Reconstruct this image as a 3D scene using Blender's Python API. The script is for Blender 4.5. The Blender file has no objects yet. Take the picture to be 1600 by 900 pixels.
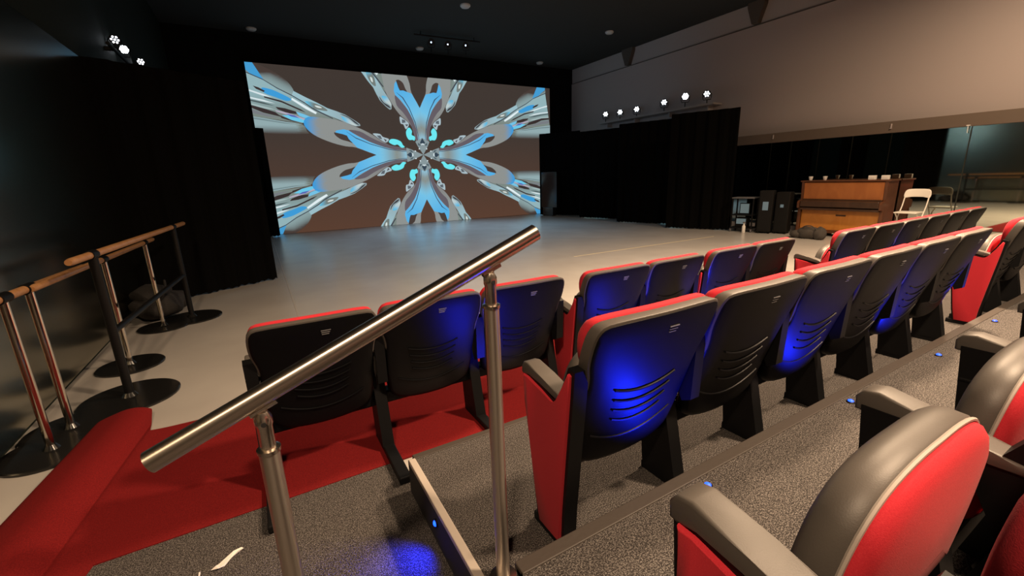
import bpy, bmesh, math, random
from mathutils import Vector, Matrix, Euler
from mathutils.geometry import tessellate_polygon

random.seed(7)
S = bpy.context.scene
C = S.collection
PI = math.pi
R = math.radians

# ------------------------------------------------------------------ camera, exposure, world, lights
F_PX = 674.6
cam_d = bpy.data.cameras.new('camera')
cam = bpy.data.objects.new('camera', cam_d)
C.objects.link(cam)
cam_d.sensor_width = 36.0
cam_d.lens = 36.0 * F_PX / 1600.0
cam_d.clip_start = 0.02
cam_d.clip_end = 100
_rot = Matrix.Rotation(R(-29.722), 4, 'Z') @ Matrix.Rotation(R(-14.298), 4, 'X') @ Matrix.Rotation(R(1.821), 4, 'Y')
cam.matrix_world = Matrix.Translation((0, 0, 1.5)) @ _rot @ Matrix.Rotation(R(90), 4, 'X')
S.camera = cam

S.view_settings.view_transform = 'Standard'
S.view_settings.look = 'None'
S.view_settings.gamma = 1
S.view_settings.use_curve_mapping = False
S.view_settings.exposure = 0.0
try:
    S.cycles.use_denoising = True
    S.cycles.denoiser = 'OPENIMAGEDENOISE'
    S.cycles.max_bounces = 8
    S.cycles.sample_clamp_indirect = 4.0
    S.cycles.caustics_reflective = False
except Exception:
    pass

W = bpy.data.worlds.new('world')
S.world = W
W.use_nodes = True
W.node_tree.nodes['Background'].inputs[0].default_value = (0.55, 0.6, 0.65, 1)
W.node_tree.nodes['Background'].inputs[1].default_value = 0.004

WARM = (1.0, 0.71, 0.46)


def lamp(name, kind, loc, power, color, size=0.2, target=None, angle=60, blend=0.5, spread=180):
    d = bpy.data.lights.new(name, kind)
    d.energy = power
    d.color = color
    if kind == 'AREA':
        d.shape = 'DISK'
        d.size = size
        d.spread = R(spread)
    else:
        d.shadow_soft_size = size
    if kind == 'SPOT':
        d.spot_size = R(angle)
        d.spot_blend = blend
    o = bpy.data.objects.new(name, d)
    C.objects.link(o)
    o.location = loc
    if target is not None:
        o.rotation_euler = (Vector(target) - Vector(loc)).to_track_quat('-Z', 'Y').to_euler()
    return o


# the warm house lights above the seating
lamp('house_light', 'AREA', (5.2, 1.9, 5.2), 470, WARM, 0.45, (5.2, 1.9, 0.0), spread=125)
lamp('house_light', 'AREA', (3.4, -0.7, 5.0), 330, WARM, 0.45, (3.4, 0.4, 0.0), spread=130)
lamp('house_light', 'AREA', (9.2, 1.7, 5.2), 250, WARM, 0.30, (9.4, 1.7, 0.0), spread=172)
lamp('house_light', 'AREA', (-0.8, -0.8, 4.4), 135, WARM, 0.35, (0.2, 0.9, 0.5))
# cool wash of the stage lanterns
COOL = (0.44, 0.72, 1.0)
lamp('stage_wash', 'SPOT', (5.7, 13.3, 5.35), 900, COOL, 0.25, (5.2, 11.6, 0.0), 100, 0.9)
lamp('stage_wash', 'SPOT', (11.6, 10.1, 3.72), 150, COOL, 0.12, (5.0, 9.6, 0.0), 80, 0.9)
lamp('stage_wash', 'SPOT', (-1.35, 9.3, 3.55), 260, COOL, 0.12, (12.0, 13.6, 4.6), 42, 1.0)

# ------------------------------------------------------------------ materials


def lin(r, g, b):
    def f(c):
        c /= 255.0
        return c / 12.92 if c <= 0.04045 else ((c + 0.055) / 1.055) ** 2.4
    return (f(r), f(g), f(b), 1.0)


def mat(name, col, rough=0.5, metal=0.0, spec=0.5, noise=None, bump=None, sheen=0.0, coat=0.0):
    """principled material; noise = (scale, second colour, contrast low, high); bump = (scale, strength)"""
    m = bpy.data.materials.new(name)
    m.use_nodes = True
    nt = m.node_tree
    b = nt.nodes['Principled BSDF']
    b.inputs['Base Color'].default_value = col
    b.inputs['Roughness'].default_value = rough
    b.inputs['Metallic'].default_value = metal
    b.inputs['Specular IOR Level'].default_value = spec
    if sheen:
        b.inputs['Sheen Weight'].default_value = sheen
    if coat:
        b.inputs['Coat Weight'].default_value = coat
    tc = nt.nodes.new('ShaderNodeTexCoord')
    if noise:
        n = nt.nodes.new('ShaderNodeTexNoise')
        n.inputs['Scale'].default_value = noise[0]
        n.inputs['Detail'].default_value = 4
        r = nt.nodes.new('ShaderNodeValToRGB')
        r.color_ramp.elements[0].position = noise[2]
        r.color_ramp.elements[0].color = col
        r.color_ramp.elements[1].position = noise[3]
        r.color_ramp.elements[1].color = noise[1]
        nt.links.new(tc.outputs['Object'], n.inputs['Vector'])
        nt.links.new(n.outputs['Fac'], r.inputs['Fac'])
        nt.links.new(r.outputs['Color'], b.inputs['Base Color'])
    if bump:
        n2 = nt.nodes.new('ShaderNodeTexNoise')
        n2.inputs['Scale'].default_value = bump[0]
        n2.inputs['Detail'].default_value = 3
        bp = nt.nodes.new('ShaderNodeBump')
        bp.inputs['Strength'].default_value = bump[1]
        bp.inputs['Distance'].default_value = 0.01
        nt.links.new(tc.outputs['Object'], n2.inputs['Vector'])
        nt.links.new(n2.outputs['Fac'], bp.inputs['Height'])
        nt.links.new(bp.outputs['Normal'], b.inputs['Normal'])
    return m


def emis(name, col, strength):
    m = bpy.data.materials.new(name)
    m.use_nodes = True
    nt = m.node_tree
    b = nt.nodes['Principled BSDF']
    b.inputs['Base Color'].default_value = (0.02, 0.02, 0.02, 1)
    b.inputs['Emission Color'].default_value = col
    b.inputs['Emission Strength'].default_value = strength
    return m


def wood(name, c1, c2, rough, scale=(1, 1, 14)):
    m = mat(name, c1, rough, coat=0.15)
    nt = m.node_tree
    b = nt.nodes['Principled BSDF']
    tc = nt.nodes.new('ShaderNodeTexCoord')
    mp = nt.nodes.new('ShaderNodeMapping')
    mp.inputs['Scale'].default_value = scale
    n = nt.nodes.new('ShaderNodeTexNoise')
    n.inputs['Scale'].default_value = 3.0
    n.inputs['Detail'].default_value = 6
    n.inputs['Distortion'].default_value = 0.8
    r = nt.nodes.new('ShaderNodeValToRGB')
    r.color_ramp.elements[0].position = 0.3
    r.color_ramp.elements[0].color = c1
    r.color_ramp.elements[1].position = 0.7
    r.color_ramp.elements[1].color = c2
    nt.links.new(tc.outputs['Object'], mp.inputs['Vector'])
    nt.links.new(mp.outputs['Vector'], n.inputs['Vector'])
    nt.links.new(n.outputs['Fac'], r.inputs['Fac'])
    nt.links.new(r.outputs['Color'], b.inputs['Base Color'])
    return m


M = {}
M['floor'] = mat('stage_vinyl', (0.42, 0.395, 0.365, 1), 0.27, spec=0.5, noise=(1.3, (0.48, 0.455, 0.42, 1), 0.35, 0.7), bump=(7, 0.03))
M['carpet'] = mat('speckled_carpet', (0.030, 0.027, 0.026, 1), 0.95, spec=0.1, noise=(230, (0.215, 0.195, 0.182, 1), 0.44, 0.70), bump=(230, 0.6))
M['red_carpet'] = mat('red_carpet', (0.135, 0.008, 0.009, 1), 0.95, spec=0.1, noise=(220, (0.21, 0.012, 0.012, 1), 0.35, 0.7), bump=(300, 0.2))
M['riser'] = mat('riser_black', (0.010, 0.010, 0.011, 1), 0.8)
M['edge_dark'] = mat('dark_edging', (0.045, 0.036, 0.030, 1), 0.6, bump=(60, 0.1))
M['alu'] = mat('brushed_aluminium', (0.62, 0.55, 0.48, 1), 0.5, metal=0.35)
M['wall_white'] = mat('painted_plaster', (0.43, 0.375, 0.36, 1), 0.85, spec=0.2, bump=(30, 0.04))
M['wall_band'] = mat('painted_plaster_band', (0.42, 0.385, 0.375, 1), 0.85, spec=0.2, bump=(30, 0.04))
M['wall_black'] = mat('black_paint', (0.006, 0.0065, 0.0065, 1), 0.9, spec=0.1)
M['ceil'] = mat('black_ceiling', (0.045, 0.048, 0.046, 1), 0.9, spec=0.1, bump=(8, 0.05))
M['wall_dark_green'] = mat('dark_green_paint', (0.014, 0.019, 0.015, 1), 0.8, spec=0.1, bump=(5, 0.03))
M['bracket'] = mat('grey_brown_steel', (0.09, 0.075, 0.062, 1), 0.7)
M['backing'] = mat('mirror_backing', (0.06, 0.064, 0.055, 1), 0.9, spec=0.05)
M['beam'] = mat('brown_beam', (0.13, 0.098, 0.075, 1), 0.7, bump=(20, 0.05))
M['drape'] = mat('black_drape', (0.0045, 0.0044, 0.0043, 1), 1.0, spec=0.02)
M['mirror'] = mat('mirror_glass', (0.62, 0.66, 0.58, 1), 0.03, metal=1.0)
M['mirror_dim'] = mat('dim_mirror_glass', (0.40, 0.38, 0.29, 1), 0.20, metal=1.0)
M['plastic'] = mat('black_moulded_plastic', (0.0042, 0.0042, 0.005, 1), 0.45, spec=0.14, bump=(600, 0.06))
M['vinyl'] = mat('black_vinyl_padding', (0.088, 0.078, 0.069, 1), 0.46, spec=0.4, bump=(500, 0.05))
M['steel_black'] = mat('black_powder_steel', (0.005, 0.005, 0.0055, 1), 0.5, spec=0.2)
M['fabric'] = mat('red_seat_fabric', (0.50, 0.022, 0.036, 1), 0.85, spec=0.15, sheen=0.05, noise=(420, (0.58, 0.032, 0.046, 1), 0.3, 0.7), bump=(700, 0.12))
M['piping'] = mat('light_piping', (0.42, 0.37, 0.33, 1), 0.6)
M['mark'] = mat('pale_print', (0.15, 0.15, 0.16, 1), 0.6)
M['tag'] = mat('white_tag', (0.75, 0.70, 0.66, 1), 0.5)
M['stainless'] = mat('brushed_stainless', (0.68, 0.61, 0.54, 1), 0.24, metal=1.0)
M['chrome'] = mat('chrome_tube', (0.66, 0.60, 0.52, 1), 0.12, metal=1.0)
M['barre_wood'] = wood('barre_beech', (0.36, 0.17, 0.065, 1), (0.46, 0.24, 0.10, 1), 0.4, (1, 8, 8))
M['base_black'] = mat('black_glossy_steel', (0.010, 0.010, 0.010, 1), 0.18)
M['barre_black'] = mat('black_satin_steel', (0.004, 0.004, 0.0045, 1), 0.5, spec=0.25)
M['bag'] = mat('dark_bag_cloth', (0.022, 0.020, 0.019, 1), 0.9, bump=(40, 0.3))
M['bag_grey'] = mat('grey_bag_cloth', (0.055, 0.047, 0.040, 1), 0.9, bump=(40, 0.3))
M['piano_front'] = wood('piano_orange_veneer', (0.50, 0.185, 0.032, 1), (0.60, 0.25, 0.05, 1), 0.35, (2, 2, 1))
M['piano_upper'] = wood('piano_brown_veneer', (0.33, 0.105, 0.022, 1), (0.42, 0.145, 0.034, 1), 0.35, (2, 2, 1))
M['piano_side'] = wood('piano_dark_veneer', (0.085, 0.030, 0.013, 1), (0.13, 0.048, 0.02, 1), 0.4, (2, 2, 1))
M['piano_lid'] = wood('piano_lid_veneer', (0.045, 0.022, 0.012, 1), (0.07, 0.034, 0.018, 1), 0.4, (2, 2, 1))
M['white_plastic'] = mat('white_plastic', (0.80, 0.77, 0.72, 1), 0.4)
M['white_frame'] = mat('white_enamel', (0.82, 0.78, 0.70, 1), 0.35)
M['speaker'] = mat('speaker_cabinet', (0.007, 0.0065, 0.006, 1), 0.6, spec=0.2, bump=(200, 0.1))
M['grille'] = mat('speaker_grille', (0.006, 0.006, 0.006, 1), 0.6, spec=0.2, bump=(400, 0.4))
M['display'] = emis('pale_display', (0.42, 0.55, 0.55, 1), 0.24)
M['paper'] = mat('torn_paper', (0.75, 0.70, 0.64, 1), 0.8)
M['tape'] = mat('floor_tape', (0.62, 0.52, 0.30, 1), 0.6)
M['seam'] = mat('vinyl_seam', (0.45, 0.42, 0.38, 1), 0.4)
M['cable'] = mat('black_cable', (0.008, 0.008, 0.008, 1), 0.6)
M['led_blue'] = emis('blue_led', (0.004, 0.05, 1.0, 1), 6.0)
M['led_white'] = emis('white_led', (0.86, 0.93, 1.0, 1), 14.0)
M['led_ceiling'] = emis('ceiling_led', (0.45, 0.65, 1.0, 1), 7.0)
M['disc_white'] = mat('white_fitting', (0.55, 0.56, 0.55, 1), 0.5)
M['screen_gloss'] = mat('dark_gloss_panel', (0.012, 0.014, 0.016, 1), 0.12, spec=0.8)

# ------------------------------------------------------------------ mesh helpers


class MB:
    def __init__(self):
        self.bm = bmesh.new()

    def face(self, pts):
        vs = [self.bm.verts.new(p) for p in pts]
        return self.bm.faces.new(vs)

    def box(self, c, s, bev=0.0, rot=None, seg=2):
        r = bmesh.ops.create_cube(self.bm, size=1.0)
        vs = r['verts']
        mt = Matrix.Translation(c) @ (rot.to_4x4() if rot else Matrix.Identity(4)) @ Matrix.Diagonal((s[0], s[1], s[2], 1))
        bmesh.ops.transform(self.bm, matrix=mt, verts=vs)
        if bev:
            es = list({e for v in vs for e in v.link_edges})
            bmesh.ops.bevel(self.bm, geom=es, offset=bev, segments=seg, affect='EDGES', profile=0.5)
        return self

    def tube(self, pts, r, n=12, caps=True, closed=False):
        pts = [Vector(p) for p in pts]
        rr = r if isinstance(r, (list, tuple)) else [r] * len(pts)
        k = len(pts)
        tang = []
        for i in range(k):
            if closed:
                t = pts[(i + 1) % k] - pts[i - 1]
            else:
                t = pts[min(i + 1, k - 1)] - pts[max(i - 1, 0)]
            tang.append(t.normalized())
        a = Vector((0, 0, 1)) if abs(tang[0].z) < 0.9 else Vector((1, 0, 0))
        nrm = (a - tang[0] * a.dot(tang[0])).normalized()
        rings = []
        for i in range(k):
            nrm = (nrm - tang[i] * nrm.dot(tang[i])).normalized()
            bi = tang[i].cross(nrm)
            rings.append([self.bm.verts.new(pts[i] + (nrm * math.cos(2 * PI * j / n) + bi * math.sin(2 * PI * j / n)) * rr[i]) for j in range(n)])
        m = k if closed else k - 1
        uv = self.bm.loops.layers.uv.verify()
        for i in range(m):
            a_, b_ = rings[i], rings[(i + 1) % k]
            for j in range(n):
                f = self.bm.faces.new((a_[j], a_[(j + 1) % n], b_[(j + 1) % n], b_[j]))
                for lp, q in zip(f.loops, ((j, i), (j + 1, i), (j + 1, i + 1), (j, i + 1))):
                    lp[uv].uv = (q[0] / n, q[1] / m)
        if caps and not closed:
            self.bm.faces.new(rings[0][::-1])
            self.bm.faces.new(rings[-1])
        return self

    def lathe(self, prof, n=24, c=(0, 0, 0), mtx=None):
        """prof = [(r, z)]; spun about z"""
        rings = []
        for r, z in prof:
            ring = []
            for j in range(n):
                p = Vector((max(r, 1e-4) * math.cos(2 * PI * j / n), max(r, 1e-4) * math.sin(2 * PI * j / n), z))
                if mtx:
                    p = mtx @ p
                ring.append(self.bm.verts.new(p + Vector(c)))
            rings.append(ring)
        for a_, b_ in zip(rings, rings[1:]):
            for j in range(n):
                self.bm.faces.new((a_[j], a_[(j + 1) % n], b_[(j + 1) % n], b_[j]))
        self.bm.faces.new(rings[0][::-1])
        self.bm.faces.new(rings[-1])
        return self

    def prism(self, poly, fn0, fn1):
        """extrude a 2-D polygon between two placing functions"""
        a_ = [self.bm.verts.new(fn0(*p)) for p in poly]
        b_ = [self.bm.verts.new(fn1(*p)) for p in poly]
        n = len(poly)
        self.bm.faces.new(a_)
        self.bm.faces.new(b_[::-1])
        for i in range(n):
            self.bm.faces.new((a_[i], b_[i], b_[(i + 1) % n], a_[(i + 1) % n]))
        return self

    def pillow(self, outline, rings, place, bulge0=0.0, bulge1=0.0, fill=4):
        n = len(outline)
        cx = sum(p[0] for p in outline) / n
        cz = sum(p[1] for p in outline) / n
        area = sum(outline[i][0] * outline[(i + 1) % n][1] - outline[(i + 1) % n][0] * outline[i][1] for i in range(n))
        sg = 1 if area > 0 else -1
        nor = []
        for i in range(n):
            t = Vector(outline[(i + 1) % n]) - Vector(outline[i - 1])
            t.normalize()
            nor.append(Vector((-t.y, t.x)) * sg)
        loops = []

        def ring(ins, d, frac=1.0, extra=0.0):
            out = []
            for i in range(n):
                p = Vector(outline[i]) + nor[i] * ins
                x = cx + (p.x - cx) * frac
                z = cz + (p.y - cz) * frac
                out.append(self.bm.verts.new(place(x, z, d + extra)))
            return out
        i0, d0 = rings[0]
        i1, d1 = rings[-1]
        fr = [1 - (k + 1) / (fill + 1) for k in range(fill)]
        for f in reversed(fr):
            loops.append(ring(i0, d0, f, bulge0 * (1 - f * f)))
        for ins, d in rings:
            loops.append(ring(ins, d))
        for f in fr:
            loops.append(ring(i1, d1, f, bulge1 * (1 - f * f)))
        for a_, b_ in zip(loops, loops[1:]):
            for j in range(n):
                self.bm.faces.new((a_[j], a_[(j + 1) % n], b_[(j + 1) % n], b_[j]))
        self.bm.faces.new(loops[0][::-1])
        self.bm.faces.new(loops[-1])
        return self

    def mesh(self, name, m, smooth=True, angle=35):
        bmesh.ops.recalc_face_normals(self.bm, faces=self.bm.faces)
        me = bpy.data.meshes.new(name)
        self.bm.to_mesh(me)
        self.bm.free()
        if m is not None:
            me.materials.append(m)
        if smooth:
            for p in me.polygons:
                p.use_smooth = True
            try:
                me.set_sharp_from_angle(angle=R(angle))
            except Exception:
                pass
        return me

    def build(self, name, m, parent=None, loc=(0, 0, 0), smooth=True, angle=35):
        return link(name, self.mesh(name, m, smooth, angle), parent, loc)


def link(name, me, parent=None, loc=(0, 0, 0)):
    o = bpy.data.objects.new(name, me)
    C.objects.link(o)
    o.location = loc
    if parent is not None:
        o.parent = parent
    return o


def empty(name, loc=(0, 0, 0), rz=0.0, scale=None):
    o = bpy.data.objects.new(name, None)
    o.empty_display_size = 0.1
    C.objects.link(o)
    o.location = loc
    o.rotation_euler = (0, 0, rz)
    if scale:
        o.scale = scale
    return o


def tag(o, label=None, cat=None, group=None, kind=None):
    if label:
        o['label'] = label
    if cat:
        o['category'] = cat
    if group:
        o['group'] = group
    if kind:
        o['kind'] = kind
    return o


def smooth_closed(pts, sub=4):
    out = []
    n = len(pts)
    for i in range(n):
        p0, p1, p2, p3 = [Vector(pts[(i + k) % n]) for k in (-1, 0, 1, 2)]
        for s in range(sub):
            t = s / sub
            q = 0.5 * ((2 * p1) + (-p0 + p2) * t + (2 * p0 - 5 * p1 + 4 * p2 - p3) * t * t + (-p0 + 3 * p1 - 3 * p2 + p3) * t ** 3)
            out.append(tuple(q))
    return out


def smooth_open(pts, sub=6):
    out = []
    n = len(pts)
    P = [Vector(p) for p in pts]
    for i in range(n - 1):
        p0 = P[max(i - 1, 0)]
        p1, p2 = P[i], P[i + 1]
        p3 = P[min(i + 2, n - 1)]
        for s in range(sub):
            t = s / sub
            out.append(0.5 * ((2 * p1) + (-p0 + p2) * t + (2 * p0 - 5 * p1 + 4 * p2 - p3) * t * t + (-p0 + 3 * p1 - 3 * p2 + p3) * t ** 3))
    out.append(P[-1])
    return out


def struct(name, mb, m, smooth=False):
    o = mb.build(name, m, smooth=smooth)
    o['kind'] = 'structure'
    return o


# ------------------------------------------------------------------ the room
XL, XR, YF, YB, ZC = -1.52, 12.1, 15.62, -4.0, 5.76
H1, H2 = 0.196, 0.392

struct('floor', MB().box(((XL + XR) / 2, (YF + YB) / 2, -0.05), (XR - XL + 0.4, YF - YB + 0.4, 0.1)), M['floor'])
struct('ceiling', MB().box(((XL + XR) / 2, (YF + YB) / 2, ZC + 0.05), (XR - XL + 0.4, YF - YB + 0.4, 0.1)), M['ceil'])
struct('wall_front', MB().box(((XL + XR) / 2, YF + 0.05, ZC / 2), (XR - XL + 0.4, 0.1, ZC)), M['wall_black'])
struct('wall_rear', MB().box(((XL + XR) / 2, YB - 0.05, ZC / 2), (XR - XL + 0.4, 0.1, ZC)), M['wall_white'])
struct('wall_left', MB().box((XL - 0.05, (YF + YB) / 2, ZC / 2), (0.1, YF - YB, ZC)), M['wall_dark_green'])
# right wall: upper part stands proud above the mirrors, a flush band on top of a ledge line
struct('wall_right', MB().box((XR + 0.30, (YF + YB) / 2, ZC / 2), (0.1, YF - YB, ZC))
       .box((XR + 0.14, (YF + YB) / 2, (2.43 + 5.20) / 2), (0.28, YF - YB, 5.20 - 2.43)), M['wall_white'])
struct('trim_1', MB().box((XR + 0.155, (YF + YB) / 2, (5.205 + ZC) / 2), (0.25, YF - YB, ZC - 5.205)), M['wall_band'])
struct('trim_2', MB().box((11.895, (YF + YB) / 2, 2.285), (0.40, YF - YB, 0.235), 0.006), M['beam'])
struct('ledge_shadow_strip', MB().box((XR + 0.012, (YF + YB) / 2, 5.203), (0.035, YF - YB, 0.022)), M['bracket'])  # dark strip added in place of the ledge's shadow line below the band
struct('baseboard_right', MB().box((11.70, (YF + YB) / 2, 0.05), (0.05, YF - YB, 0.10), 0.005), M['wall_band'])

# ceiling beam ends, wider at the top, over the right wall
for i, (y, w0, w1, lb) in enumerate([(12.35, 0.16, 0.50, 'dark tapered ceiling bracket nearer the screen on the pale right wall'),
                                     (7.72, 0.16, 0.46, 'dark tapered ceiling bracket over the tallest black flat on the pale right wall')]):
    o = MB().prism([(-w1 / 2, 0), (-w1 / 2, -0.10), (-w0 / 2, -0.53), (w0 / 2, -0.53), (w1 / 2, -0.10), (w1 / 2, 0)],
                   lambda a, b: (XR + 0.035, y + a, ZC + b), lambda a, b: (XR - 0.12, y + a, ZC + b)).build('ceiling_bracket', M['bracket'], smooth=False)
    tag(o, lb, 'bracket', 'ceiling brackets')

# seating levels
struct('seating_platform_trim_1', MB().box(((0.445 + 8.6) / 2, (-0.2 + 1.85) / 2, H1 / 2 - 0.004), (8.6 - 0.445, 2.05, H1 - 0.008)), M['riser'])
struct('floor_carpet_middle', MB().box(((0.47 + 8.6) / 2, (0.85 + 1.83) / 2, H1 - 0.004), (8.6 - 0.47, 0.98, 0.008)), M['carpet'])
struct('trim_3', MB().box(((0.47 + 8.6) / 2, 1.845, H1 - 0.012), (8.6 - 0.47, 0.04, 0.032), 0.004), M['edge_dark'])
struct('trim_4', MB().box((0.460, 1.37, H1 - 0.008), (0.032, 0.93, 0.024), 0.003), M['alu'])
struct('seating_platform_trim_2', MB().box(((0.50 + XR) / 2, (YB + 0.90) / 2, H2 / 2 - 0.004), (XR - 0.50, 0.90 - YB, H2 - 0.008)), M['riser'])
struct('floor_carpet_upper', MB().box(((0.50 + XR) / 2, (YB + 0.875) / 2, H2 - 0.004), (XR - 0.50, 0.875 - YB, 0.008)), M['carpet'])
struct('trim_5', MB().box(((0.50 + XR) / 2, 0.89, H2 - 0.012), (XR - 0.50, 0.05, 0.032), 0.004), M['edge_dark'])
struct('floor_carpet_lower', MB().box(((XL + 0.47) / 2, (YB + 2.13) / 2, 0.004), (0.47 - XL, 2.13 - YB, 0.008)), M['carpet'])

# ------------------------------------------------------------------ wall mirrors
mir = empty('wall_mirror', (11.712, 0, 0))
tag(mir, 'long row of wall mirrors under the brown beam behind the piano', 'mirror')
ys = [-0.4, 0.75, 1.9, 3.05, 4.25, 4.95, 5.62, 6.25, 6.75, 7.9, 9.1, 10.3, 11.5, 12.7, 13.9, 15.2]
for a, b in zip(ys, ys[1:]):
    MB().box((0, (a + b) / 2, 1.14), (0.02, b - a - 0.020, 2.05)).build('mirror_panel', M['mirror'], mir, smooth=False)
MB().box((0.20, 7.4, 1.14), (0.37, 15.6, 2.06)).build('backing', M['backing'], mir, smooth=False)
ml = empty('side_mirror', (XL + 0.03, 0, 0))
tag(ml, 'dim greenish mirror wall behind the ballet barres', 'mirror')
ysl = [-1.0, 7.2]
for a, b in zip(ysl, ysl[1:]):
    MB().box((0, (a + b) / 2, 1.51), (0.02, b - a - 0.006, 2.52 + 0.4), 0.003, seg=1).build('mirror_panel', M['mirror_dim'], ml, smooth=False)

for y, z, lb in [(6.72, 2.32, 'small pale clip on the brown beam above the trolley side of the piano'),
                 (4.28, 2.31, 'small pale clip on the brown beam above the right end of the piano')]:
    o = MB().box((11.685, y, z), (0.02, 0.025, 0.08), 0.005).box((11.675, y, z - 0.05), (0.02, 0.035, 0.02), 0.004).build('beam_clip', M['wall_white'], smooth=False)
    tag(o, lb, 'clip', 'clips on the brown beam')
o = MB().tube([(11.66, 3.10, 2.18), (11.66, 3.095, 2.05)], 0.006, 8).box((11.675, 3.10, 2.185), (0.05, 0.05, 0.02), 0.004).build('beam_hook', M['white_plastic'], smooth=False)
tag(o, 'thin white hook hanging under the brown beam right of the folding chair', 'hook')

# ------------------------------------------------------------------ projection screen with its kaleidoscope picture
SX0, SX1, SZ0, SZ1, SY = 0.28, 10.86, 0.0, 4.94, 15.46
CX, CZ = 5.356, 2.391
BROWN_T, BROWN_B = lin(66, 57, 52), lin(92, 64, 50)


def mix(a, b, t):
    t = max(0, min(1, t))
    return tuple(a[i] * (1 - t) + b[i] * t for i in range(3)) + (1.0,)


G_LEAF, G_LIGHT, G_BULB = lin(146, 150, 148), lin(150, 184, 190), lin(142, 166, 168)
BLUE, SKY, CYAN, WHITE = lin(62, 160, 226), lin(136, 205, 236), lin(112, 240, 250), lin(222, 236, 240)
DARK, MAUVE, LINE, TAN = lin(58, 48, 48), lin(104, 96, 104), lin(62, 84, 108), lin(140, 146, 140)
OLIVE, BR = lin(126, 138, 132), lin(74, 62, 57)


def f_leaf(u, v):
    return mix(G_LEAF, BLUE, (u - 3.38) / 0.3 + max(0, (v - 1.02)) * 4) if u > 2.2 else mix(G_LEAF, lin(128, 124, 124), (2.2 - u) / 1.2)


def f_blade(u, v):
    if u > 1.5:
        return mix(lin(120, 200, 238), lin(88, 182, 238), (u - 1.5) / 1.0)
    if u > 0.9:
        return mix(TAN, lin(128, 200, 232), (u - 0.95) / 0.5)
    return mix(lin(150, 200, 222), TAN, (u - 0.6) / 0.28)


def f_bulb(u, v):   # fades into the ground at its upper edge
    edge = 1.86 + (v - 1.86) * 0
    base = 1.72 + (u - 3.97) * 0.48
    h = max(0, v - base)
    top = max(0.12, min(0.36, (4.9 - u) * 0.6 + 0.1))
    return mix(G_BULB, BR, (h / top) ** 2 * 0.9)


def f_lbulb(u, v):
    return mix(lin(150, 176, 180), BR, max(0, (0.86 - v) / 0.24)) if u > 3.9 else mix(OLIVE, BR, max(0, (0.88 - v) / 0.26))


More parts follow.
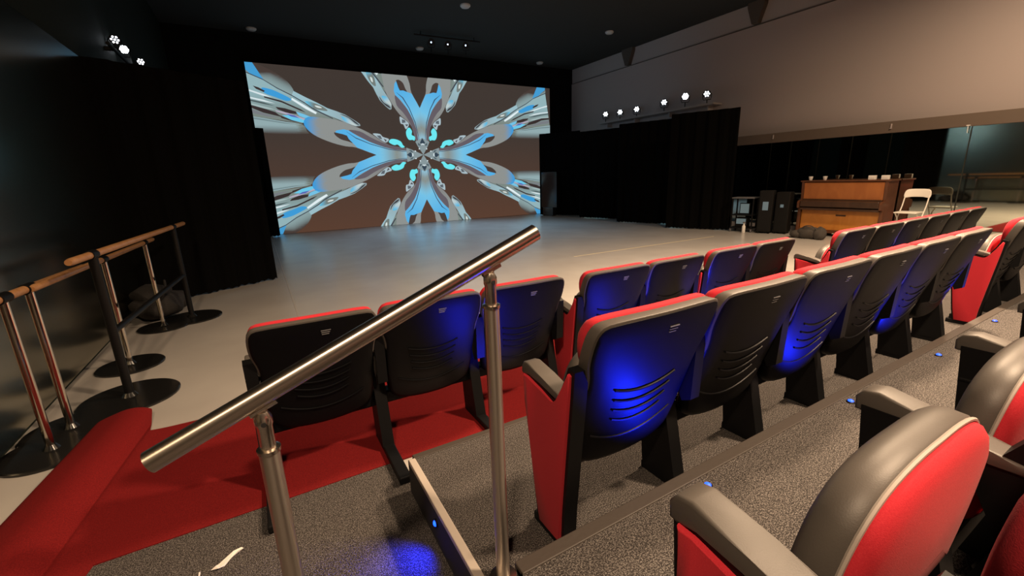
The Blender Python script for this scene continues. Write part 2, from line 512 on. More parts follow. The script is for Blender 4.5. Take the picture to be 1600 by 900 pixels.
SHAPES = [
    ('f', f_lbulb, 1, [(5.64, 1.13), (5.07, 1.09), (4.23, 0.97), (3.79, 0.91), (3.68, 0.71), (3.65, 0.64), (4.05, 0.62), (4.4, 0.61), (4.89, 0.64), (5.55, 0.69)]),
    ('c', lin(120, 142, 146), 0, [(5.48, 1.1), (5.07, 1.06), (4.3, 0.95), (3.9, 0.9), (4.3, 0.92), (5.07, 1.02), (5.48, 1.05)]),
    ('f', f_bulb, 1, [(5.25, 2.56), (5.06, 2.56), (4.88, 2.55), (4.65, 2.48), (4.31, 2.32), (4.08, 2.15), (3.96, 2.0), (3.9, 1.85), (3.97, 1.71), (4.34, 1.9), (4.67, 2.11), (5.07, 2.27), (5.28, 2.35)]),
    ('c', lin(70, 160, 216), 0, [(5.27, 2.64), (5.06, 2.6), (4.88, 2.55), (4.66, 2.12), (4.81, 2.18), (4.98, 2.25), (5.06, 2.33), (5.27, 2.47)]),
    ('f', lambda u, v: mix(G_LIGHT, OLIVE, (1.75 - v) / 0.6), 0, [(5.28, 2.35), (5.07, 2.27), (4.67, 2.11), (4.34, 1.9), (3.97, 1.72), (3.64, 1.53), (3.44, 1.38), (3.23, 1.29), (2.97, 1.19), (2.66, 1.04), (3.05, 1.09), (3.59, 1.13), (3.79, 0.93), (4.23, 0.99), (5.07, 1.09), (5.48, 1.16)]),
    ('c', lin(64, 160, 222), 1, [(4.74, 1.89), (4.51, 1.86), (4.3, 1.78), (4.0, 1.62), (4.14, 1.56), (4.42, 1.65), (4.69, 1.75)]),
    ('c', DARK, 0, [(4.96, 1.93), (4.82, 1.89), (4.67, 1.81), (4.7, 1.77), (4.89, 1.85)]),
    ('c', WHITE, 0, [(5.36, 1.9), (5.07, 1.82), (4.73, 1.72), (4.51, 1.64), (4.74, 1.67), (5.08, 1.78), (5.37, 1.85)]),
    ('c', DARK, 0, [(4.72, 1.66), (4.27, 1.56), (3.77, 1.34), (3.64, 1.25), (3.81, 1.31), (4.27, 1.51), (4.71, 1.62)]),
    ('c', WHITE, 0, [(5.4, 1.66), (5.07, 1.62), (4.74, 1.56), (4.45, 1.47), (4.74, 1.51), (5.07, 1.58), (5.4, 1.62)]),
    ('c', lin(82, 96, 98), 0, [(5.4, 1.6), (5.08, 1.55), (4.75, 1.49), (4.46, 1.4), (4.74, 1.44), (5.09, 1.51), (5.4, 1.56)]),
    ('c', lin(168, 190, 190), 0, [(5.42, 1.49), (5.08, 1.45), (4.63, 1.35), (4.44, 1.29), (4.77, 1.32), (5.09, 1.41), (5.43, 1.43)]),
    ('c', DARK, 0, [(5.43, 1.43), (5.09, 1.4), (4.77, 1.32), (4.48, 1.23), (4.33, 1.1), (4.79, 1.2), (5.08, 1.32), (5.44, 1.37)]),
    ('c', lin(124, 128, 134), 0, [(5.44, 1.34), (5.08, 1.29), (4.7, 1.16), (4.4, 1.08), (4.7, 1.1), (5.08, 1.18), (5.44, 1.22)]),
    ('c', DARK, 0, [(4.46, 1.38), (4.21, 1.35), (3.92, 1.27), (3.9, 1.2), (4.14, 1.21), (4.4, 1.31)]),
    ('c', lin(186, 176, 196), 0, [(4.48, 1.29), (4.14, 1.22), (3.67, 1.07), (3.71, 1.03), (4.18, 1.17), (4.45, 1.25)]),
    ('c', lin(110, 206, 240), 0, [(4.32, 1.15), (4.05, 1.16), (3.71, 1.03), (3.75, 0.95), (4.07, 1.02)]),
    ('c', DARK, 0, [(4.39, 1.15), (4.07, 1.02), (3.79, 0.93), (4.04, 0.98), (4.34, 1.07)]),
    ('c', lin(90, 110, 186), 0, [(4.21, 1.2), (3.98, 1.16), (3.84, 1.08), (4.07, 1.12)]),
    ('c', lin(120, 200, 236), 0, [(3.92, 1.27), (3.7, 1.2), (3.5, 1.12), (3.7, 1.09), (3.85, 1.15)]),
    ('f', lambda u, v: mix(lin(160, 196, 206), lin(150, 170, 176), (3.2 - u)), 0, [(3.91, 1.85), (3.59, 1.69), (3.28, 1.55), (3.01, 1.41), (2.75, 1.33), (2.5, 1.24), (2.23, 1.08), (2.07, 0.97), (2.06, 0.91), (2.21, 0.89), (2.47, 0.98), (2.73, 1.09), (2.98, 1.19), (3.23, 1.29), (3.44, 1.38), (3.64, 1.53), (3.97, 1.72)]),
    ('c', lin(66, 66, 70), 1, [(2.65, 1.25), (2.48, 1.21), (2.23, 1.06), (2.09, 0.93), (2.22, 0.99), (2.4, 1.14)]),
    ('f', lambda u, v: mix(lin(196, 210, 210), lin(90, 190, 232), (u - 2.35) / 0.2), 1, [(2.62, 1.18), (2.41, 1.1), (2.24, 0.97), (2.16, 0.91), (2.32, 0.93), (2.54, 1.05)]),
    ('f', lambda u, v: mix(lin(120, 130, 126), lin(100, 196, 232), (u - 3.4) / 0.2), 1, [(3.63, 1.57), (3.44, 1.56), (3.13, 1.44), (3.01, 1.33), (3.15, 1.33), (3.4, 1.38)]),
    ('c', lin(220, 230, 226), 1, [(3.37, 1.47), (3.23, 1.45), (3.17, 1.4), (3.3, 1.41)]),
    ('c', lin(66, 72, 82), 0, [(5.28, 2.36), (5.07, 2.285), (4.67, 2.12), (4.34, 1.915), (3.97, 1.735), (3.64, 1.545), (3.44, 1.40), (3.2, 1.28), (2.88, 1.12), (2.88, 1.09), (3.2, 1.24), (3.44, 1.36), (3.64, 1.51), (3.97, 1.705), (4.34, 1.885), (4.67, 2.095), (5.07, 2.255), (5.28, 2.33)]),
    ('c', lin(232, 246, 250), 0, [(3.98, 1.655), (3.55, 1.40), (3.33, 1.265), (3.37, 1.215), (3.63, 1.35), (4.0, 1.60)]),
    ('f', f_leaf, 1, [(3.75, 0.95), (3.65, 0.74), (3.41, 0.55), (2.98, 0.37), (2.59, 0.27), (2.26, 0.23), (1.64, 0.01), (1.1, 0.005), (0.58, 0.005), (0.56, 0.19), (1.0, 0.28), (1.22, 0.34), (1.48, 0.49), (1.7, 0.64), (2.04, 0.81), (2.38, 0.94), (2.66, 1.04), (3.05, 1.1), (3.59, 1.13)]),
    ('c', BR, 1, [(2.9, 0.67), (2.86, 0.59), (2.71, 0.48), (2.5, 0.42), (2.36, 0.37), (2.47, 0.49), (2.52, 0.6), (2.64, 0.64), (2.87, 0.69)]),
    ('c', MAUVE, 1, [(2.45, 0.77), (2.1, 0.74), (1.79, 0.57), (1.47, 0.42), (1.11, 0.3), (0.61, 0.19), (0.57, 0.13), (1.01, 0.17), (1.35, 0.25), (1.8, 0.41), (2.19, 0.61)]),
    ('f', f_blade, 0, [(1.64, 0.0), (2.24, 0.23), (2.36, 0.37), (2.47, 0.49), (2.52, 0.6), (2.64, 0.64), (2.87, 0.69), (2.82, 0.75), (2.6, 0.79), (2.45, 0.76), (2.2, 0.6), (1.81, 0.41), (1.58, 0.325), (1.35, 0.25), (1.15, 0.205), (1.0, 0.17), (0.75, 0.15), (0.55, 0.13), (0.56, 0.0), (0.75, 0.0), (0.9, 0.0), (1.1, 0.0), (1.4, 0.0)]),
    ('c', LINE, 0, [(2.53, 0.73), (2.25, 0.545), (1.81, 0.362), (1.24, 0.202), (0.75, 0.128), (0.57, 0.115), (0.57, 0.10), (0.75, 0.112), (1.24, 0.178), (1.81, 0.338), (2.25, 0.515), (2.51, 0.71)]),
    ('c', CYAN, 1, [(1.18, 0.41), (1.11, 0.51), (0.94, 0.51), (0.77, 0.44), (0.71, 0.33), (0.65, 0.26), (0.77, 0.24), (0.89, 0.34), (1.01, 0.32)]),
    ('c', lin(176, 196, 204), 1, [(1.69, 0.68), (1.46, 0.67), (1.37, 0.58), (1.18, 0.52), (1.21, 0.44), (1.3, 0.4), (1.43, 0.47), (1.58, 0.58)]),
    ('c', lin(96, 104, 112), 0, [(1.57, 0.62), (1.44, 0.62), (1.40, 0.5), (1.49, 0.52)]),
    ('c', lin(80, 78, 84), 0, [(1.35, 0.53), (1.25, 0.48), (1.29, 0.42)]),
    ('c', lin(140, 156, 160), 0, [(0.60, 0.24), (0.4, 0.17), (0.0, 0.0), (0.35, 0.0), (0.60, 0.0)]),
    ('c', lin(54, 70, 84), 0, [(0.60, 0.0), (0.47, 0.09), (0.35, 0.0)]),
    ('c', lin(84, 100, 108), 0, [(0.52, 0.16), (0.42, 0.155), (0.36, 0.07), (0.43, 0.09)]),
    ('c', WHITE, 0, [(0.29, 0.15), (0.25, 0.12), (0.28, 0.1), (0.32, 0.12)]),
    ('c', lin(214, 228, 232), 0, [(0.42, 0.05), (0.37, 0.05), (0.36, 0.0), (0.41, 0.0)]),
]

bm = bmesh.new()
cl = bm.loops.layers.float_color.new('picture')


def clip_poly(pts, axis, lim, keep_less):
    out = []
    n = len(pts)
    for i in range(n):
        a, b = pts[i], pts[(i + 1) % n]
        ia = (a[0][axis] <= lim) if keep_less else (a[0][axis] >= lim)
        ib = (b[0][axis] <= lim) if keep_less else (b[0][axis] >= lim)
        if ia:
            out.append(a)
        if ia != ib:
            t = (lim - a[0][axis]) / (b[0][axis] - a[0][axis])
            p = tuple(a[0][k] + (b[0][k] - a[0][k]) * t for k in (0, 1))
            out.append((p, tuple(a[1][k] + (b[1][k] - a[1][k]) * t for k in range(4))))
    return out


def add_tri(pts, y):
    for ax, lim, kl in ((0, SX1, True), (0, SX0, False), (1, SZ1, True), (1, SZ0 + 0.005, False)):
        pts = clip_poly(pts, ax, lim, kl)
        if len(pts) < 3:
            return
    vs = [bm.verts.new((p[0][0], y, p[0][1])) for p in pts]
    f = bm.faces.new(vs)
    for lp, p in zip(f.loops, pts):
        lp[cl] = p[1]


nx, nz = 12, 8
for i in range(nx):
    for j in range(nz):
        q = []
        for di, dj in ((0, 0), (1, 0), (1, 1), (0, 1)):
            x = SX0 + (SX1 - SX0) * (i + di) / nx
            z = SZ0 + (SZ1 - SZ0) * (j + dj) / nz
            q.append(((x, z), mix(BROWN_B, BROWN_T, z / 3.2)))
        add_tri(q, SY)
for k, (kind, colr, sm, poly) in enumerate(SHAPES):
    pp = smooth_closed(poly, 3) if sm else poly
    tris = [[pp[i] for i in t] for t in tessellate_polygon([[Vector((p[0], p[1], 0)) for p in pp]])]
    if kind == 'f':     # finer triangles so the colour runs smoothly
        for _ in range(5):
            nt_ = []
            for t in tris:
                ed = [(t[(i + 1) % 3][0] - t[i][0]) ** 2 + (t[(i + 1) % 3][1] - t[i][1]) ** 2 for i in range(3)]
                e = ed.index(max(ed))
                if ed[e] > 0.02:
                    a_, b_, c_ = t[e], t[(e + 1) % 3], t[(e + 2) % 3]
                    m_ = ((a_[0] + b_[0]) / 2, (a_[1] + b_[1]) / 2)
                    nt_ += [[a_, m_, c_], [m_, b_, c_]]
                else:
                    nt_.append(t)
            tris = nt_
    y = SY - 0.0012 * (k + 1)
    for t in tris:
        uv = t
        cs = [colr if kind == 'c' else colr(*p) for p in uv]
        for sx in (-1, 1):
            for sz in (-1, 1):
                add_tri([((CX + sx * p[0], CZ + sz * p[1]), c) for p, c in zip(uv, cs)], y)
                add_tri([((CX + sx * p[1] * 1.08, CZ + sz * (0.945 * p[0] - 0.52 * p[1])), c) for p, c in zip(uv, cs)], y)
for f in bm.faces:
    f.normal_update()
    if f.normal.y > 0:
        f.normal_flip()
me = bpy.data.meshes.new('projected_picture')
bm.to_mesh(me)
bm.free()
mp = bpy.data.materials.new('projected_light')
mp.use_nodes = True
nt = mp.node_tree
pb = nt.nodes['Principled BSDF']
at = nt.nodes.new('ShaderNodeVertexColor')
at.layer_name = 'picture'
nt.links.new(at.outputs['Color'], pb.inputs['Emission Color'])
pb.inputs['Emission Strength'].default_value = 0.92
pb.inputs['Base Color'].default_value = (0.02, 0.02, 0.02, 1)
pb.inputs['Roughness'].default_value = 1.0
pb.inputs['Specular IOR Level'].default_value = 0.0
me.materials.append(mp)
scr = empty('projection_screen', (0, 0, 0))
tag(scr, 'huge projection screen showing a blue and silver kaleidoscope star', 'screen')
link('projected_picture', me, scr)
MB().box(((SX0 + SX1) / 2, SY + 0.03, (SZ0 + SZ1) / 2), (SX1 - SX0, 0.05, SZ1 - SZ0)).build('screen_cloth', M['wall_black'], scr, smooth=False)

# ------------------------------------------------------------------ black drapes at both sides of the stage


def drape(p0, p1, z0, z1, label, amp=0.025, waves=None, name='stage_curtain'):
    L = math.hypot(p1[0] - p0[0], p1[1] - p0[1])
    d = Vector(((p1[0] - p0[0]) / L, (p1[1] - p0[1]) / L))
    nn = Vector((-d.y, d.x))
    w = waves or L * 3.2
    n = int(L * 36)
    rows = [z0, z0 + 0.05, (z0 + z1) / 2, z1]
    b = MB()
    grid = {}
    for s in (0, 1):
        for i in range(n + 1):
            t = i / n
            for k, z in enumerate(rows):
                a = amp * (math.sin(2 * PI * w * t + 0.5) + 0.4 * math.sin(2 * PI * w * 2.3 * t)) * (1.15 - 0.3 * (z - z0) / (z1 - z0))
                if 0 < t < 1:
                    pass
                p = Vector(p0) + d * (L * t) + nn * (a + (0.008 if s else 0))
                zz = z + (0.012 * math.sin(i * 1.7) if k == 0 else 0)
                grid[s, i, k] = b.bm.verts.new((p.x, p.y, max(zz, 0.006)))
    K = len(rows) - 1
    for i in range(n):
        for k in range(K):
            b.bm.faces.new((grid[0, i, k], grid[0, i + 1, k], grid[0, i + 1, k + 1], grid[0, i, k + 1]))
            b.bm.faces.new((grid[1, i, k], grid[1, i, k + 1], grid[1, i + 1, k + 1], grid[1, i + 1, k]))
        b.bm.faces.new((grid[0, i, 0], grid[1, i, 0], grid[1, i + 1, 0], grid[0, i + 1, 0]))
        b.bm.faces.new((grid[0, i, K], grid[0, i + 1, K], grid[1, i + 1, K], grid[1, i, K]))
    for i in (0, n):
        for k in range(K):
            b.bm.faces.new((grid[0, i, k], grid[0, i, k + 1], grid[1, i, k + 1], grid[1, i, k]))
    o = b.build(name, M['drape'], angle=60)
    return tag(o, label, 'curtain', 'black stage curtains')


drape((-1.50, 7.12), (0.10, 7.99), 0.02, 3.00, 'wide black curtain behind the ballet barres, nearest on the left')
drape((-1.55, 9.85), (-0.06, 10.35), 0.02, 3.02, 'second black curtain behind the barre curtain')
drape((-1.55, 12.2), (-0.02, 12.65), 0.02, 3.05, 'third black curtain behind the barre curtain')
drape((-1.40, 14.55), (0.47, 14.9), 0.02, 3.10, 'black curtain against the left edge of the screen')
drape((10.53, 6.92), (9.87, 8.42), 0.02, 3.00, 'tallest looking black curtain on the right, beside the equipment trolley')
drape((10.62, 8.95), (10.03, 10.57), 0.02, 3.00, 'black curtain second from the trolley on the right side')
drape((10.75, 11.1), (10.22, 12.72), 0.02, 3.00, 'black curtain third from the trolley on the right side')
drape((10.70, 13.3), (9.90, 14.83), 0.02, 3.12, 'black curtain against the right edge of the screen', amp=0.015)
gp = MB().box((0, 0, 1.0), (0.75, 0.03, 1.35), 0.006).box((0, 0, 0.165), (0.5, 0.2, 0.33), 0.01).build('gloss_panel', M['screen_gloss'], loc=(9.97, 14.28, 0.0), smooth=False)
gp.rotation_euler = (0, 0, R(-73))
tag(gp, 'black glossy panel catching streaks of the screen at its right edge', 'panel')

# ------------------------------------------------------------------ stage lanterns
ME = {}


def par_meshes():
    b = MB()
    b.lathe([(0.06, -0.11), (0.085, -0.10), (0.10, -0.02), (0.105, 0.03), (0.105, 0.06), (0.09, 0.06), (0.088, 0.045)], 20)
    ME['par_body'] = b.mesh('lamp_body', M['steel_black'])
    b = MB()
    pts = [(-0.12, 0, 0), (-0.12, -0.05, -0.10), (-0.10, -0.05, -0.17), (0.10, -0.05, -0.17), (0.12, -0.05, -0.10), (0.12, 0, 0)]
    b.tube([(p[0], p[2], p[1]) for p in pts], 0.010, 8)
    b.tube([(0, -0.165, -0.05), (0, -0.30, -0.05)], 0.014, 8)
    ME['par_yoke'] = b.mesh('yoke', M['steel_black'])
    b = MB().lathe([(0.018, 0.0), (0.019, 0.006), (0.014, 0.012)], 10)
    ME['lens'] = b.mesh('lens', M['led_white'])
    b = MB().lathe([(0.030, 0.0), (0.034, 0.004), (0.028, 0.010)], 10)
    ME['lens_big'] = b.mesh('lens', M['led_white'])
    b = MB().lathe([(0.022, 0.0), (0.022, 0.006)], 10)
    ME['lens_c'] = b.mesh('lens', M['led_ceiling'])


par_meshes()


def par(loc, target, label, group, big=False, ceiling=False, scale=1.0):
    t = empty('stage_light', loc, scale=(scale, scale, scale))
    tag(t, label, 'stage light', group)
    q = (Vector(target) - Vector(loc)).to_track_quat('Z', 'Y')
    body = link('lamp_body', ME['par_body'], t)
    body.rotation_euler = q.to_euler()
    y = link('yoke', ME['par_yoke'], t)
    y.rotation_euler = q.to_euler()
    if ceiling:
        cs = [(0, 0)]
    else:
        cs = [(0, 0)] + [(0.062 * math.cos(k * PI / 3), 0.062 * math.sin(k * PI / 3)) for k in range(6)]
    for a in cs:
        ln = link('lens', ME['lens_c'] if ceiling else (ME['lens_big'] if big else ME['lens']), body)
        ln.location = (a[0], a[1], 0.046)
    return t


GR = 'stage lights over the right curtains'
look = (2.0, 3.0, 0.8)
for i, (y, z, lb, bg) in enumerate([(13.22, 3.72, 'stage light nearest the screen over the right curtains', False),
                                    (12.46, 3.69, 'second stage light from the screen over the right curtains', False),
                                    (11.65, 3.68, 'third stage light from the screen, last of its trio', False),
                                    (10.46, 3.72, 'stage light just past the gap over the right curtains', False),
                                    (9.65, 3.76, 'brightest glowing stage light over the right curtains', True),
                                    (8.89, 3.71, 'stage light nearest the seats over the right curtains', False)]):
    par((11.85, y, z), look if i != 4 else (0.8, 1.0, 1.4), lb, GR, bg)
# the pale pipe shelf they stand on
sh = empty('light_shelf', (XR, 11.05, 3.40))
tag(sh, 'pale ledge shelf carrying the stage lights on the right wall', 'shelf')
MB().box((-0.20, -0.05, 0.0), (0.40, 4.9, 0.05), 0.008).build('ledge', M['wall_band'], sh, smooth=False)
for yy in (-2.2, -0.8, 0.7, 2.1):
    MB().box((-0.12, yy, -0.09), (0.24, 0.05, 0.14), 0.004).build('shelf_bracket', M['wall_band'], sh, smooth=False)
GL = 'stage lights on the left wall'
for (y, z, lb, bg) in [(8.79, 3.60, 'highest stage light on the dark left wall', False),
                       (9.32, 3.60, 'brightest stage light on the dark left wall', True),
                       (10.60, 3.71, 'smallest stage light on the dark left wall, nearest the screen', False)]:
    par((-1.42, y, z), (1.0, 1.6, 1.5), lb, GL, bg, scale=0.62)
    MB_o = None
sl = empty('lamp_bar', (-1.42, 9.7, 3.43))
tag(sl, 'black bar on the left wall that carries three stage lights', 'bar')
MB().tube([(0, -1.4, 0), (0, 1.5, 0)], 0.025, 10).build('tube', M['steel_black'], sl)
for yy in (-1.1, 0.2, 1.3):
    MB().box((-0.05, yy, 0), (0.10, 0.05, 0.05), 0.004).build('wall_bracket', M['steel_black'], sl, smooth=False)
GC = 'small ceiling lights in front of the screen'
for (x, y, lb) in [(5.20, 13.50, 'leftmost tiny blue white ceiling light of the three in a row'),
                   (5.73, 13.50, 'middle tiny blue white ceiling light of the three in a row'),
                   (6.27, 13.38, 'rightmost tiny blue white ceiling light of the three in a row')]:
    o = par((x, y, 5.50), (2.5, 5.0, 1.0), lb, GC, ceiling=True, scale=0.9)
lb_ = MB().tube([(4.7, 13.55, 5.66), (6.8, 13.45, 5.66)], 0.022, 8).tube([(4.9, 13.54, 5.66), (4.9, 13.54, 5.76)], 0.012, 6).tube([(6.6, 13.46, 5.66), (6.6, 13.46, 5.76)], 0.012, 6).build('lighting_pipe', M['steel_black'])
tag(lb_, 'thin black ceiling pipe in front of the screen that carries small lights', 'pipe')
for (x, y, lb) in [(5.28, 11.17, 'round pale ceiling fitting high above the middle of the stage'),
                   (0.58, 15.19, 'round pale ceiling fitting above the screen top left corner'),
                   (5.41, 15.13, 'round pale ceiling fitting above the middle of the screen'),
                   (10.17, 15.12, 'round pale ceiling fitting above the screen top right corner'),
                   (10.14, 11.22, 'round pale ceiling fitting near the right wall bracket')]:
    o = MB().lathe([(0.13, ZC), (0.13, ZC - 0.03), (0.10, ZC - 0.06), (0.05, ZC - 0.07), (0.0, ZC - 0.07)], 20, (0, 0, 0)).build('ceiling_fitting', M['disc_white'])
    o.location = (x, y, 0)
    tag(o, lb, 'ceiling fitting', 'round ceiling fittings')

# ------------------------------------------------------------------ auditorium seats
PITCH = 0.586


def y_rear(z):
    t = max(0.0, (z - 0.25) / 0.63)
    return -0.010 - 0.196 * t ** 1.1


def place_back(x, z, d):
    return (x, y_rear(z) + d - 0.016 * (1 - min(1, (x / 0.28) ** 2)), z)


def place_cush(x, z, d):
    k = 0.42 + 0.58 * max(0, min(1, (z - 0.47) / 0.36)) ** 1.3
    return place_back(x, z, d * k)


_half = [(0, .880), (.13, .880), (.24, .876), (.272, .858), (.284, .825), (.286, .77), (.281, .725), (.270, .685), (.264, .64), (.262, .55), (.260, .47), (.252, .375), (.230, .308), (.165, .271), (.08, .258)]
BACK = smooth_closed(_half + [(0, .255)] + [(-x, z) for x, z in _half[:0:-1]], 2)
_cush = [(0, .884), (.13, .884), (.236, .880), (.266, .862), (.279, .825), (.278, .775), (.262, .725), (.235, .67), (.205, .615), (.165, .57), (.10, .548)]
CUSH = smooth_closed(_cush + [(0, .542)] + [(-x, z) for x, z in _cush[:0:-1]], 2)
SA = R(5)


def place_seat(x, s, d):
    return (x, 0.014 - s * math.sin(SA) + d * math.cos(SA), 0.385 + s * math.cos(SA) + d * math.sin(SA))


_seat = [(0, .345), (.09, .342), (.165, .323), (.215, .280), (.240, .215), (.247, .150), (.245, .09), (.235, .03), (.20, .004)]
SEAT = smooth_closed(_seat + [(0, 0)] + [(-x, z) for x, z in _seat[:0:-1]], 3)

b = MB().pillow(BACK, [(0.022, 0.0), (0.009, 0.003), (0.002, 0.012), (0.0, 0.024), (0.0, 0.040), (0.004, 0.046)], place_back)
# raised ribs curving across the lower back
for k, zc in enumerate((0.575, 0.53, 0.485, 0.44)):
    w = 0.145 - 0.008 * k
    b.tube([(x * w, place_back(x * w, zc + 0.030 * x * x, -0.003)[1], zc + 0.030 * x * x) for x in [-1 + 0.125 * q for q in range(17)]], 0.0042, 6)
b.tube([(x * 0.20, place_back(x * 0.20, 0.365 + 0.055 * x * x, -0.002)[1], 0.365 + 0.055 * x * x) for x in [-1 + 0.1 * q for q in range(21)]], 0.0040, 6)
for sx in (-1, 1):
    b.lathe([(0.008, 0), (0.006, 0.006)], 8, mtx=Matrix.Translation((sx * 0.215, y_rear(0.70) + 0.004, 0.70)) @ Matrix.Rotation(R(90), 4, 'X'))
ME['backrest'] = b.mesh('backrest', M['plastic'])
# padded black rim wrapped over the shell edge
b = MB()
rim = [p for p in BACK]
n = len(rim)
sec = []
for i, (x, z) in enumerate(rim):
    if z < 0.60:
        continue
ME['rim'] = MB().pillow([(p[0] * 1.004, 0.60 + (p[1] - 0.60) * 1.006) if p[1] > 0.60 else (p[0] * 0.97, 0.60 + (p[1] - 0.60) * 0.2) for p in BACK],
                        [(0.010, 0.004), (0.002, 0.008), (0.0, 0.014), (0.0, 0.049), (0.004, 0.053)], place_back).mesh('back_padding', M['vinyl'])
ME['back_cushion'] = MB().pillow(CUSH, [(0.010, 0.050), (0.000, 0.055), (-0.004, 0.066), (-0.003, 0.084), (0.006, 0.098), (0.022, 0.106)], place_cush, 0, 0.004).mesh('back_cushion', M['fabric'], angle=60)
b = MB()
for k in range(3):
    zz = 0.818 - 0.010 * k
    ln = (0.022, 0.019, 0.016)[k]
    b.box((0.045 - (0.030 - ln) * 0.5, y_rear(zz) - 0.0165, zz), (ln * 2, 0.004, 0.0036))
ME['vent_mark'] = b.mesh('vent_mark', M['mark'], smooth=False)
ME['seat'] = MB().pillow(SEAT, [(0.006, -0.004), (0.0, 0.004), (0.0, 0.028), (0.005, 0.044), (0.016, 0.054), (0.034, 0.058)], place_seat, 0, 0.004).box(
    place_seat(0, 0.285, 0.056), (0.13, 0.012, 0.05), 0.005, Matrix.Rotation(SA, 3, 'X')).mesh('seat', M['vinyl'], angle=50)
ME['seat_cushion'] = MB().pillow(SEAT, [(0.012, 0.0), (0.006, -0.006), (0.008, -0.015), (0.018, -0.024), (0.036, -0.030)], place_seat, 0, -0.014, 5).mesh('seat_cushion', M['fabric'], angle=70)
ME['piping'] = MB().tube([place_seat(x * 0.985, 0.2 + (s - 0.2) * 0.985, -0.004) for x, s in SEAT], 0.0035, 6, closed=True).mesh('piping', M['piping'])


def sideframe(foot_back):
    """standard that carries an armrest, centred on x = 0"""
    t = 0.032
    b = MB()
    b.prism([(.165, .615), (.150, .45), (.105, .03), (-.075, .03), (.02, .45), (.072, .615)], lambda y, z: (-t, y, z), lambda y, z: (t, y, z))
    b.prism([(.10, .60), (.10, .56), (-.02, .53), (-.075, .42), (-.115, .44), (-.125, .70), (-.10, .715), (-.03, .59)], lambda y, z: (-t * .8, y, z), lambda y, z: (t * .8, y, z))
    b.box((0, 0.118, 0.52), (0.070, 0.075, 0.010), 0.003)
    b.box((0, 0.105, 0.43), (0.070, 0.070, 0.010), 0.003)
    b.tube([(-0.04, 0.03, 0.40), (0.04, 0.03, 0.40)], 0.022, 12)
    return b.mesh('side_frame', M['steel_black'], smooth=False)


ME['side_frame'] = sideframe(0.2)
ME['dark_fill_beam'] = MB().box((0, 0.055, 0.285), (PITCH - 0.06, 0.085, 0.075), 0.010).box((0, 0.055, 0.345), (0.30, 0.05, 0.06), 0.008).mesh('dark_fill_beam', M['steel_black'], smooth=False)  # black crossbar added under each seat to fill the dark there


def foot_mesh(y0, y1):
    return MB().box((0, (y0 + y1) / 2, 0.018), (0.062, y1 - y0, 0.036), 0.006).box((0, 0.035, 0.05), (0.056, 0.13, 0.05), 0.008).mesh('foot', M['steel_black'], smooth=False)


ME['foot'] = foot_mesh(-0.17, 0.115)
ME['foot_long'] = foot_mesh(-0.40, 0.115)
# armrest pad, drooping over its front end
b = MB()
prof = [(.178, .600), (.180, .628), (.168, .646), (.14, .652), (.05, .632), (-.03, .612), (-.075, .606), (-.078, .585), (-.03, .588), (.06, .604), (.13, .618), (.160, .598)]
b.prism(prof, lambda y, z: (-.030, y, z), lambda y, z: (.030, y, z))
es = [e for e in b.bm.edges if len({round(v.co.x, 3) for v in e.verts}) == 1]
bmesh.ops.bevel(b.bm, geom=es, offset=0.007, segments=3, affect='EDGES', profile=0.5)
ME['armrest'] = b.mesh('armrest', M['vinyl'], angle=50)
# red end panel with its black edging
pan = [(.158, .604), (.128, .600), (.05, .585), (-.018, .566), (-.034, .569), (-.052, .585), (-.085, .655), (-.108, .706), (-.118, .700), (-.112, .62), (-.090, .40), (-.066, .15), (-.060, .03), (.066, .03), (.084, .12), (.118, .33), (.148, .50)]
pan2 = [(.172, .62), (.13, .612), (.05, .596), (-.018, .578), (-.046, .60), (-.078, .665), (-.10, .722), (-.134, .716), (-.126, .62), (-.104, .40), (-.080, .15), (-.074, .015), (.074, .015), (.096, .12), (.130, .33), (.162, .50)]
b = MB().prism(pan2, lambda y, z: (-.026, y, z), lambda y, z: (.030, y, z))
ME['panel_frame'] = b.mesh('panel_frame', M['steel_black'], smooth=False)
b = MB().prism(pan, lambda y, z: (-.038, y, z), lambda y, z: (-.025, y, z))
es = [e for e in b.bm.edges if all(v.co.x < -.037 for v in e.verts)]
bmesh.ops.bevel(b.bm, geom=es, offset=0.006, segments=3, affect='EDGES', profile=0.5)
ME['side_panel'] = b.mesh('side_panel', M['fabric'], angle=50)
ME['white_tag'] = MB().box((0.262, y_rear(0.75) + 0.012, 0.752), (0.040, 0.006, 0.045), 0.002).mesh('number_tag', M['tag'], smooth=False)


def frame(t, x, end=None, long_foot=False):
    f = link('side_frame', ME['panel_frame'] if end else ME['side_frame'], t, (x, 0, 0))
    if end == 'right':
        f.rotation_euler = (0, 0, 0)
        f.scale = (-1, 1, 1)
    link('armrest', ME['armrest'], f)
    link('foot', ME['foot_long' if long_foot else 'foot'], f)
    if end:
        link('side_panel', ME['side_panel'], f)['label'] = 'red padded end panel'
    return f


def chair(x, y, z, label, group, left=None, right=False, right_end=None, scale=None, long_foot=False, numbered=False, back_dy=0.0):
    t = empty('auditorium_seat', (x, y, z), scale=scale)
    tag(t, label, 'theatre seat', group)
    bk = link('backrest', ME['backrest'], t, (0, back_dy, 0))
    link('vent_mark', ME['vent_mark'], bk)
    link('back_padding', ME['rim'], bk)
    if numbered:
        link('number_tag', ME['white_tag'], bk)['label'] = 'small white tag'
    link('back_cushion', ME['back_cushion'], t, (0, back_dy, 0))
    se = link('seat', ME['seat'], t)
    link('seat_cushion', ME['seat_cushion'], se)
    link('piping', ME['piping'], se)
    link('dark_fill_beam', ME['dark_fill_beam'], t)
    frame(t, -PITCH / 2, left, long_foot)
    if right:
        frame(t, PITCH / 2, right_end, long_foot)
    return t


